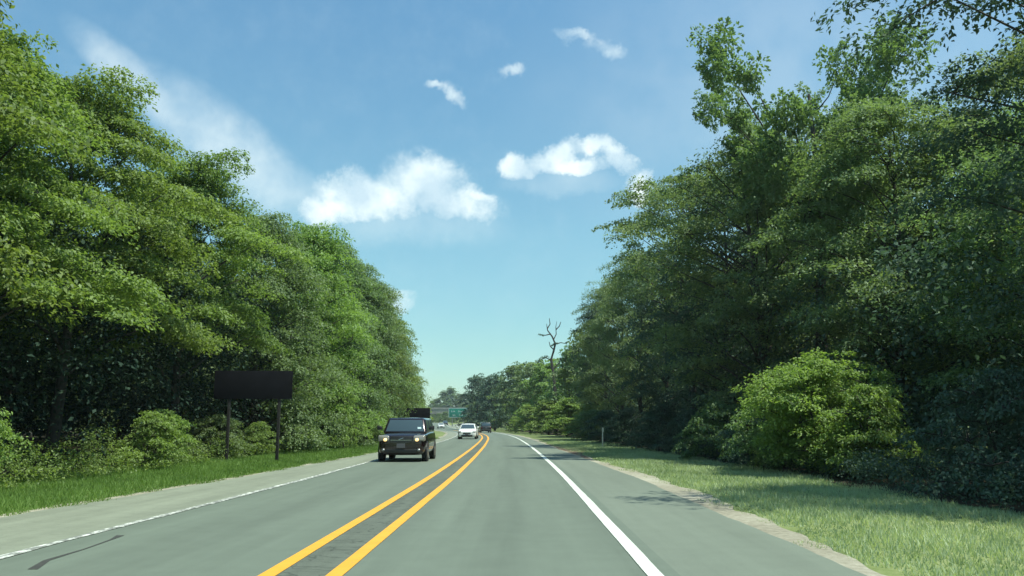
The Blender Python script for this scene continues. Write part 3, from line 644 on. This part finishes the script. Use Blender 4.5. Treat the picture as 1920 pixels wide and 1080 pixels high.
# grass blades
def grass(name, side, y0, y1, n, h, lab):
    g = np.random.default_rng(91 + side)
    y = y0 + (y1 - y0) * g.uniform(0, 1, n) ** 1.6
    if side > 0: a = CX(y) + off_rg(y) - .1; w = 4.4
    else: a = CX(y) + off_lg(y) + .1; w = -5.4
    u = g.uniform(0, 1, n); edge = .25 * np.sin(y * 1.7) * np.sin(y * .63 + 1) + .12 * np.sin(y * 5.3)
    x = a + np.sign(w) * (edge + .05) + w * u
    s = 1 + (y - y0) / 28
    pt = .5 + .5 * np.sin(x * 1.9 + 2 * np.sin(y * .8)) * np.sin(y * 1.1 + x)
    hh = h * g.uniform(.4, 1.25, n) * (.7 + .7 * pt) * (1 + .35 * (s - 1)) * np.clip(.45 + u * 2.5, 0, 1)
    ang = g.uniform(0, 6.28, n); wd = .007 * s * g.uniform(.7, 1.5, n); ln = g.normal(0, .35, (n, 2)) * hh[:, None]
    z = ground_z(x, y); dx, dy = np.cos(ang) * wd, np.sin(ang) * wd
    V = np.stack([np.stack([x - dx, y - dy, z], -1), np.stack([x + dx, y + dy, z], -1), np.stack([x + ln[:, 0], y + ln[:, 1], z + hh], -1)], 1).reshape(-1, 3)
    o = link(name, np_mesh(name, V, np.arange(3 * n).reshape(-1, 3), 3, np.clip(pt * .6 + g.uniform(0, .5, n), 0, 1)), None, L_GRASS_R if side > 0 else L_GRASS)
    tag(o, lab, 'grass', kind='stuff')
L_GRASS = leaf_mat('grass_green', (.075, .155, .02), (.16, .27, .045), T, .35, .05)
L_GRASS_R = leaf_mat('grass_pale', (.20, .27, .14), (.46, .52, .33), T, .35, .05)
grass('grass', 1, 6.0, 75, 100000, .075, 'pale green mown grass on the right verge')
grass('grass', -1, 10.0, 90, 170000, .10, 'bright green mown grass on the left verge')

# ------------------------------------------------------------------ signs, post
M_SIGNBACK = simple('sign_back', (.010, .010, .013), .8, spec=.08, nscale=3, namp=.25)
M_POST = simple('post_wood', (.014, .013, .012), .85, nscale=9, namp=.3, bump=.3)
def back_sign(x0, x1, y, z0, z1, base, label, posts, name='highway_sign'):
    cx = (x0 + x1) / 2; e = empty(name, (cx, y, base), R(2), label, 'sign')
    w = (x1 - x0) / 2; a, b = z0 - base, z1 - base
    MB().box(-w, w, .05, .075, a, b).build('panel', M_SIGNBACK, e, bevel=.008)
    for px in posts: MB().box(px - cx - .055, px - cx + .055, .078, .19, -.3, b - .05).build('post', M_POST, e, bevel=.01)
p0 = at(403, 695, 33); p1 = at(546, 748, 33)
back_sign(p0.x, p1.x, 33, p1.z, p0.z, 0, 'large dark sign on two posts seen from behind, on the left verge against the trees', (at(423, 860, 33).x, at(517, 860, 33).x))
p0 = at(751, 765, 72); p1 = at(806, 783, 72)
back_sign(p0.x, p1.x, 72, p1.z - .3, p0.z, 0, 'smaller dark sign seen from behind just above the roof of the boxy dark car', (p0.x + .4, p1.x - .4))
e = empty('marker_post', (5.5, 52.6, 0), 0, 'thin pale marker post standing in the grass on the right', 'post')
MB().tube([(0, 0, -.2), (.0, 0, .6), (.02, 0, 1.2)], [.045, .045, .042], 8).build('post', simple('post_pale', (.6, .6, .52), .6, nscale=6), e)
MB().box(-.035, .075, -.06, -.048, .95, 1.15).build('reflector', simple('reflector', (.6, .6, .52), .3), e)
# green road sign beyond the bend
GS = 262; q0 = at(841, 765, GS); q1 = at(876, 783, GS)
gb = float(ZY(GS)); e = empty('exit_sign', ((q0.x + q1.x) / 2, GS, gb), R(-3), 'green road sign with white lettering far ahead beyond the bend', 'sign')
hw = (q1.x - q0.x) / 2; ga, gt = q1.z - gb, q0.z - gb
MB().box(-hw, hw, 0, .05, ga, gt).build('panel', simple('sign_green', (.01, .22, .15), .45, nscale=.8, namp=.1), e, bevel=.02)
M_SW = simple('sign_white', (.7, .75, .7), .5)
fr = MB(); t_ = .09
fr.box(-hw + .06, hw - .06, -.012, -.003, ga + .06, ga + .06 + t_).box(-hw + .06, hw - .06, -.012, -.003, gt - .06 - t_, gt - .06)
fr.box(-hw + .06, -hw + .06 + t_, -.012, -.003, ga + .153, gt - .153).box(hw - .06 - t_, hw - .06, -.012, -.003, ga + .153, gt - .153); fr.build('border', M_SW, e)
lt = MB()
for (x, z, w, h) in [(-2.0, 1.9, .35, .5), (-1.5, 1.9, .25, .4), (-1.1, 1.9, .25, .4), (.1, 1.9, .35, .5), (.55, 1.9, .25, .4), (.95, 1.9, .25, .4), (1.35, 1.9, .25, .4),
                     (-1.5, .8, .35, .5), (-1.0, .8, .25, .4), (.4, .8, .35, .5), (.9, .8, .25, .4), (1.3, .8, .25, .4)]:
    MB().add([(x, -.012, ga+z-h/2), (x+w, -.012, ga+z-h/2), (x+w, -.012, ga+z-h/2+.1), (x+.1, -.012, ga+z-h/2+.1), (x+.1, -.012, ga+z+h/2), (x, -.012, ga+z+h/2)], [(0, 1, 2, 3, 4, 5)]).build('letter', M_SW, e)

for s in (-1, 1): MB().box(s * hw * .6 - .12, s * hw * .6 + .12, .06, .26, -.3, gt - .1).build('post', simple('steel', (.3, .3, .28), .5, .6), e)

# stone overpass
BY = 480; M_STONE = soil('stone', [(.16, .15, .14), (.26, .245, .22), (.33, .31, .28)], 1.2, .5, .15)
bt = at(830, 764, BY).z; bb = at(830, 779, BY).z
e = empty('overpass', (-32, BY, float(ZY(BY))), 0, 'grey stone faced overpass crossing the road in the far distance', 'bridge'); z_ = float(ZY(BY))
MB().box(-60, 60, 0, 12, bb - z_ + .9, bt - z_ - .9).build('deck', M_STONE, e)
MB().box(-60, 60, .4, 11.6, bb - z_, bb - z_ + .897).build('girder', simple('girder', (.05, .055, .05), .7, nscale=1), e)
for yy in (-.25, 11.6): MB().box(-60, 60, yy, yy + .6, bt - z_ - .897, bt - z_).build('parapet', M_STONE, e)
for x in (-44, -7.0, 24): MB().box(x - (2 if x > -40 else 8), x + (2 if x > -40 else 8), .6, 11.4, -1, bb - z_ - .003).build('abutment', M_STONE, e)

# ------------------------------------------------------------------ vehicles
M_GLASS = simple('car_glass', (.045, .07, .08), .08, spec=.8, coat=.4)
M_TYRE = simple('tyre', (.018, .018, .018), .85)
M_RIM = simple('rim', (.32, .33, .34), .35, .8)
M_BLACK = simple('black_plastic', (.015, .016, .017), .55)
M_CHROME = simple('chrome', (.6, .62, .62), .18, 1.0)
M_LENS = simple('lamp_lens', (.24, .23, .20), .12, spec=.8, coat=.5)
M_BULB = simple('lit_bulb', (.9, .75, .4), .3, emit=(1.0, .66, .25), es=1.3)
M_RED = simple('tail_lens', (.10, .012, .012), .25)
M_PLATE = simple('plate', (.10, .10, .11), .5)
def paintm(name, c, metal=.35, rough=.28): return simple(name, c, rough, metal, coat=.8)
def vehicle(name, loc, rz, sp, paint_m, label, cat, front=True, detail=2, group=None):
    """front of the vehicle points to -Y in its own space"""
    L, Wd, H = sp['L'], sp['W'], sp['H']; hw = Wd / 2; y0 = -L / 2; y1 = L / 2
    e = empty(name, loc, rz, label, cat, group); gc = sp.get('clear', .2)
    hood, belt, nose = sp['hood'], sp['belt'], sp['nose']; hl, dk = sp['hood_len'], sp['deck_len']; tail = sp['tail']
    st = [(y0, .80, gc + .14, nose - .14), (y0 + .05, .88, gc + .06, nose - .05), (y0 + .18, .95, gc, nose), (y0 + hl * .55, .985, gc, (nose + hood) / 2 + .02), (y0 + hl, 1.0, gc, hood),
          (y0 + hl + .5, 1.0, gc, belt), (y1 - dk - .4, 1.0, gc, belt + .02), (y1 - max(dk, .3), .99, gc, tail + .0), (y1 - .16, .955, gc + .04, tail - .03), (y1 - .04, .90, gc + .1, tail - .09), (y1, .82, gc + .2, tail - .2)]
    V = []; F = []
    for (y, k, zb, zt) in st:
        w = hw * k; h = zt - zb
        half = [(0, zb), (w * .8, zb), (w * .96, zb + .05), (w, zb + h * .3), (w * 1.0, zb + h * .62), (w * .975, zt - .10), (w * .93, zt - .02), (w * .78, zt + .012), (0, zt + .03)]
        ring = [(x, y, z) for x, z in half] + [(-x, y, z) for x, z in half[-2:0:-1]]
        V += ring
    n = 16
    for i in range(len(st) - 1):
        for k in range(n): F.append((i*n+k, i*n+(k+1) % n, (i+1)*n+(k+1) % n, (i+1)*n+k))
    F.append(tuple(range(n))); F.append(tuple((len(st)-1)*n+k for k in range(n))[::-1])
    MB().add(V, F).build('body', paint_m, e, smooth=True, sub=2)
    # cabin
    yb0 = y0 + sp['ws_base']; yt0 = y0 + sp['ws_top']; yb1 = y1 - sp['rw_base']; yt1 = y1 - sp['rw_top']
    wb = hw * .93; wt = hw * sp.get('roof_w', .78); zb = belt - .06; zt = H - .03
    def cab(fx, y, f):     # point on the cabin side: y param 0..1 front to back, f height 0..1
        a = yb0 + (yt0 - yb0) * f; b = yb1 + (yt1 - yb1) * f
        return (fx * (wb + (wt - wb) * f), a + (b - a) * y, zb + (zt - zb) * f)
    MB().hexa([cab(-1,0,0), cab(1,0,0), cab(1,1,0), cab(-1,1,0), cab(-1,0,1), cab(1,0,1), cab(1,1,1), cab(-1,1,1)]).build('cabin', paint_m, e, bevel=.09)
    MB().add([(-wt*.86, yt0+.12, zt-.01), (wt*.86, yt0+.12, zt-.01), (wt*.86, yt1-.12, zt-.01), (-wt*.86, yt1-.12, zt-.01), (-wt*.5, yt0+.45, H), (wt*.5, yt0+.45, H), (wt*.5, yt1-.45, H), (-wt*.5, yt1-.45, H)],
             [(4,5,6,7),(0,1,5,4),(1,2,6,5),(2,3,7,6),(3,0,4,7)]).build('roof', sp.get('roof_m') or paint_m, e, sub=2)
    def panel(nm, quad, off, m, par=e, inset=.0):
        q = [Vector(p) for p in quad]; nn = (q[1]-q[0]).cross(q[3]-q[0]).normalized()
        c = sum(q, Vector()) / 4
        if nn.dot(c - Vector((0, (yb0+yb1)/2, zb))) < 0: nn.negate()
        o_ = [p + nn * off for p in q]; i_ = [p - nn * .02 for p in q]
        return MB().hexa(i_ + o_).build(nm, m, par, bevel=.006)
    def fr_(x, f): p = cab(1, 0, f); return (p[0] * x, p[1], p[2])
    def bk_(x, f): p = cab(1, 1, f); return (p[0] * x, p[1], p[2])
    ws = panel('windscreen', [fr_(-.88, .13), fr_(.88, .13), fr_(.86, .87), fr_(-.86, .87)], .008, M_GLASS)
    panel('rear_window', [bk_(.84, .2), bk_(-.84, .2), bk_(-.82, .86), bk_(.82, .86)], .008, M_GLASS)
    for s in (-1, 1):
        for a, b in sp['sides']: panel('side_window', [cab(s, a, .16), cab(s, b, .16), cab(s, b - .01, .86), cab(s, a + (.05 if a < .1 else .01), .86)], .008, M_GLASS)
    # wheels
    wr = sp['wr']
    for yy in (y0 + sp['fa'], y1 - sp['ra']):
        for s in (-1, 1):
            MB().lathe_x([(s * (hw - .03), wr + .07), (s * (hw + .006), wr + .065)], 24, (0, yy, wr + .02)).build('wheel_arch', M_BLACK, e) if detail > 1 else None
            x0 = s * (hw - .20); x1 = s * (hw + .012)
            w_ = MB().lathe_x([(x0, wr * .62), (x0, wr * .94), (x0 + s * .03, wr), (x1 - s * .03, wr), (x1, wr * .94), (x1, wr * .66)], 26, (0, yy, wr)).build('wheel', M_TYRE, e, bevel=.004)
            if detail > 1:
                MB().lathe_x([(x1 - s * .01, wr * .63), (x1 + s * .004, wr * .6), (x1 + s * .008, wr * .2), (x1 + s * .014, wr * .12)], 20, (0, yy, wr)).build('rim', M_RIM, w_)
    # front
    fz = y0 - .006
    f = sp['front']
    if detail > 0:
        for s in (-1, 1):
            a, b, c, d = f['lamp']          # inner x, outer x, low z, high z
            x0_, x1_ = a * hw, b * hw
            hl_ = MB().hexa([(s*x0_, fz - .02, c + .01), (s*x1_, fz + .03, c), (s*(x1_+.01), fz + .30, c), (s*x0_, fz + .2, c), (s*(x0_+.02), fz + .01, d - .02), (s*x1_, fz + .06, d), (s*(x1_+.01), fz + .35, d), (s*(x0_+.02), fz + .3, d)]).build('headlight', M_LENS, e, bevel=.06)
            if f.get('lit'):
                cx_ = s * (x0_ + (x1_ - x0_) * .36)
                MB().lathe_x([(-.06, .03), (-.03, .055), (.03, .055), (.06, .03)], 12, (cx_, fz - .01, c + .06)).build('bulb', M_BULB, hl_, smooth=True)
        a, c, d = f['grille']
        gr = MB().hexa([(-a*hw, fz - .012, c), (a*hw, fz - .012, c), (a*hw, fz + .1, c), (-a*hw, fz + .1, c), (-a*hw*.97, fz + .01, d), (a*hw*.97, fz + .01, d), (a*hw*.97, fz + .12, d), (-a*hw*.97, fz + .12, d)]).build('grille', M_BLACK, e, bevel=.01)
        if detail > 1:
            b_ = MB()
            for q in np.linspace(c + .04, d - .04, f.get('bars', 3)): b_.box(-a*hw*.95, a*hw*.95, fz - .026 + .02 * (q-c)/(d-c), fz - .01 + .02 * (q-c)/(d-c), q - .006, q + .006)
            b_.build('grille_bar', f.get('bar_m', M_CHROME), gr)
        a, c, d = f['intake']; MB().hexa([(-a*hw, fz - .01, c), (a*hw, fz - .01, c), (a*hw, fz + .1, c), (-a*hw, fz + .1, c), (-a*hw*1.06, fz - .012, d), (a*hw*1.06, fz - .012, d), (a*hw*1.06, fz + .1, d), (-a*hw*1.06, fz + .1, d)]).build('lower_intake', M_BLACK, e, bevel=.01)
        if 'plate' in f: MB().box(-.16, .16, fz - .028, fz - .016, f['plate'] - .08, f['plate'] + .08).build('number_plate', M_PLATE, e)
        for s in (-1, 1):
            mz = belt + .08
            my = yb0 + .22
            mr_ = MB().hexa([(s*(hw-.03), my, mz), (s*(hw+.20), my+.02, mz), (s*(hw+.19), my+.12, mz), (s*(hw-.03), my+.10, mz), (s*(hw+.02), my, mz+.13), (s*(hw+.20), my+.02, mz+.16), (s*(hw+.19), my+.12, mz+.15), (s*(hw+.02), my+.10, mz+.13)]).build('door_mirror', M_BLACK if sp.get('black_mirror', 1) else paint_m, e, bevel=.025)
    # back
    bz = y1 + .004
    if detail > 0 or not front:
        for s in (-1, 1): MB().box(min(s*hw*.72, s*hw*.93), max(s*hw*.72, s*hw*.93), bz - .12, bz + .01, tail - .42, tail - .12).build('tail_light', M_RED, e, bevel=.02)
        MB().box(-hw*.8, hw*.8, bz - .1, bz + .04, gc + .12, gc + .34).build('rear_bumper', M_BLACK, e, bevel=.03)
        MB().box(-.16, .16, bz + .002, bz + .012, tail - .36, tail - .22).build('number_plate', M_PLATE, e)
    return e, ws, y0

BOX = dict(L=3.98, W=1.83, H=1.66, clear=.24, hood=1.04, belt=1.10, nose=.99, hood_len=.95, deck_len=.0, tail=1.08, ws_base=.90, ws_top=1.32, rw_base=.10, rw_top=.26, roof_w=.77,
           sides=[(.05, .36), (.39, .68), (.71, .93)], wr=.325, fa=.78, ra=.72,
           roof_m=None, front=dict(lamp=(.47, .96, .755, .985), grille=(.45, .76, .95), intake=(.62, .34, .47), plate=.60, bars=1, lit=True))
M_MAROON = paintm('dark_maroon_paint', (.018, .008, .010), .4, .2)
zc = lambda x, y: (x, y, float(ZY(y)) + .004)
fy = 32.3
fx = at(753, 865, fy).x
car, ws, y0_ = vehicle('boxy_car', zc(fx, fy + 1.99), R(-1.0), BOX, M_MAROON, 'boxy dark maroon car with lit headlights coming towards the camera in the left lane', 'car')
MB().tube([(-.09, y0_ - .03, .815), (.0, y0_ - .032, .85), (.09, y0_ - .03, .885)], [.012, .018, .012], 6).build('emblem', M_CHROME, car)
MB().box(-.52, .52, y0_ - .022, y0_ + .05, .705, .722).build('bumper_slot', M_BLACK, car)
for s in (-1, 1): MB().lathe_x([(-.06, .02), (-.04, .05), (.04, .05), (.06, .02)], 12, (s * .66, y0_ + .0, .44)).build('fog_light', M_RIM, car, smooth=True)
wsm = [ws.data.vertices[i].co for i in range(8)]
o1, o2, o3, o4 = [Vector(wsm[i]) for i in (4, 5, 6, 7)]
nn = (o2 - o1).cross(o4 - o1).normalized(); nn = nn if nn.y < 0 else -nn
def wsp(u, v): return o1.lerp(o2, u).lerp(o4.lerp(o3, u), v) + nn * .004
MB().add([wsp(.84, .2), wsp(.94, .2), wsp(.94, .36), wsp(.84, .36)], [(0, 1, 2, 3)]).build('inspection_sticker', simple('sticker', (.45, .6, .62), .5), ws)

HATCH = dict(L=4.3, W=1.78, H=1.48, clear=.18, hood=.93, belt=.97, nose=.78, hood_len=1.0, deck_len=.25, tail=.98, ws_base=.92, ws_top=1.75, rw_base=.12, rw_top=.75, roof_w=.70,
             sides=[(.08, .40), (.43, .75)], wr=.32, fa=.88, ra=.82, black_mirror=0,
             front=dict(lamp=(.58, .93, .62, .76), grille=(.42, .50, .62), intake=(.58, .24, .40), plate=.46, bars=2, bar_m=M_BLACK))
M_WHITE = simple('white_car_paint', (.80, .82, .80), .3, coat=.6)
M_DKGREY = paintm('dark_grey_paint', (.03, .034, .036), .3, .3)
p = at(876, 822, 82.5)
vehicle('white_hatchback', zc(p.x, 84.6), R(-1), HATCH, M_WHITE, 'white compact car with dark grille following the boxy dark car in the left lane', 'car')
SUV = dict(L=4.6, W=1.86, H=1.74, clear=.24, hood=1.06, belt=1.10, nose=.98, hood_len=1.1, deck_len=.0, tail=1.10, ws_base=1.05, ws_top=1.65, rw_base=.06, rw_top=.32, roof_w=.80,
           sides=[(.06, .34), (.37, .64), (.67, .92)], wr=.36, fa=.9, ra=.85,
           front=dict(lamp=(.6, .93, .72, .86), grille=(.5, .6, .82), intake=(.6, .32, .48), plate=.55, bars=2, lit=False))
p = at(908, 808.5, 147)
vehicle('dark_suv', zc(p.x, 149), R(180 + 8.5), SUV, M_DKGREY, 'dark sport utility vehicle seen from behind driving away in the right lane', 'car')
p = at(826, 805.5, 236)
vehicle('white_sedan', zc(p.x, 237), R(9), dict(HATCH, deck_len=.6, rw_base=.7, rw_top=1.3), M_WHITE, 'tiny white car far away at the bend, coming this way', 'car', detail=1)
p = at(834, 800, 282)
vehicle('dark_sedan', zc(p.x, 283), R(6), dict(HATCH, deck_len=.6, rw_base=.7, rw_top=1.3), M_DKGREY, 'tiny dark car behind the tiny white car at the bend', 'car', detail=1)

# ------------------------------------------------------------------ air
hm, hn, hl2 = mat('haze')
ho = hn.new('ShaderNodeOutputMaterial'); pv = hn.new('ShaderNodeVolumePrincipled'); hl2.new(pv.outputs[0], ho.inputs['Volume'])
pv.inputs['Color'].default_value = (.80, .90, .95, 1); pv.inputs['Density'].default_value = .0003; pv.inputs['Anisotropy'].default_value = .3
MB().box(-160, 160, -40, 760, -1.5, 26).build('haze', hm)['kind'] = 'stuff'
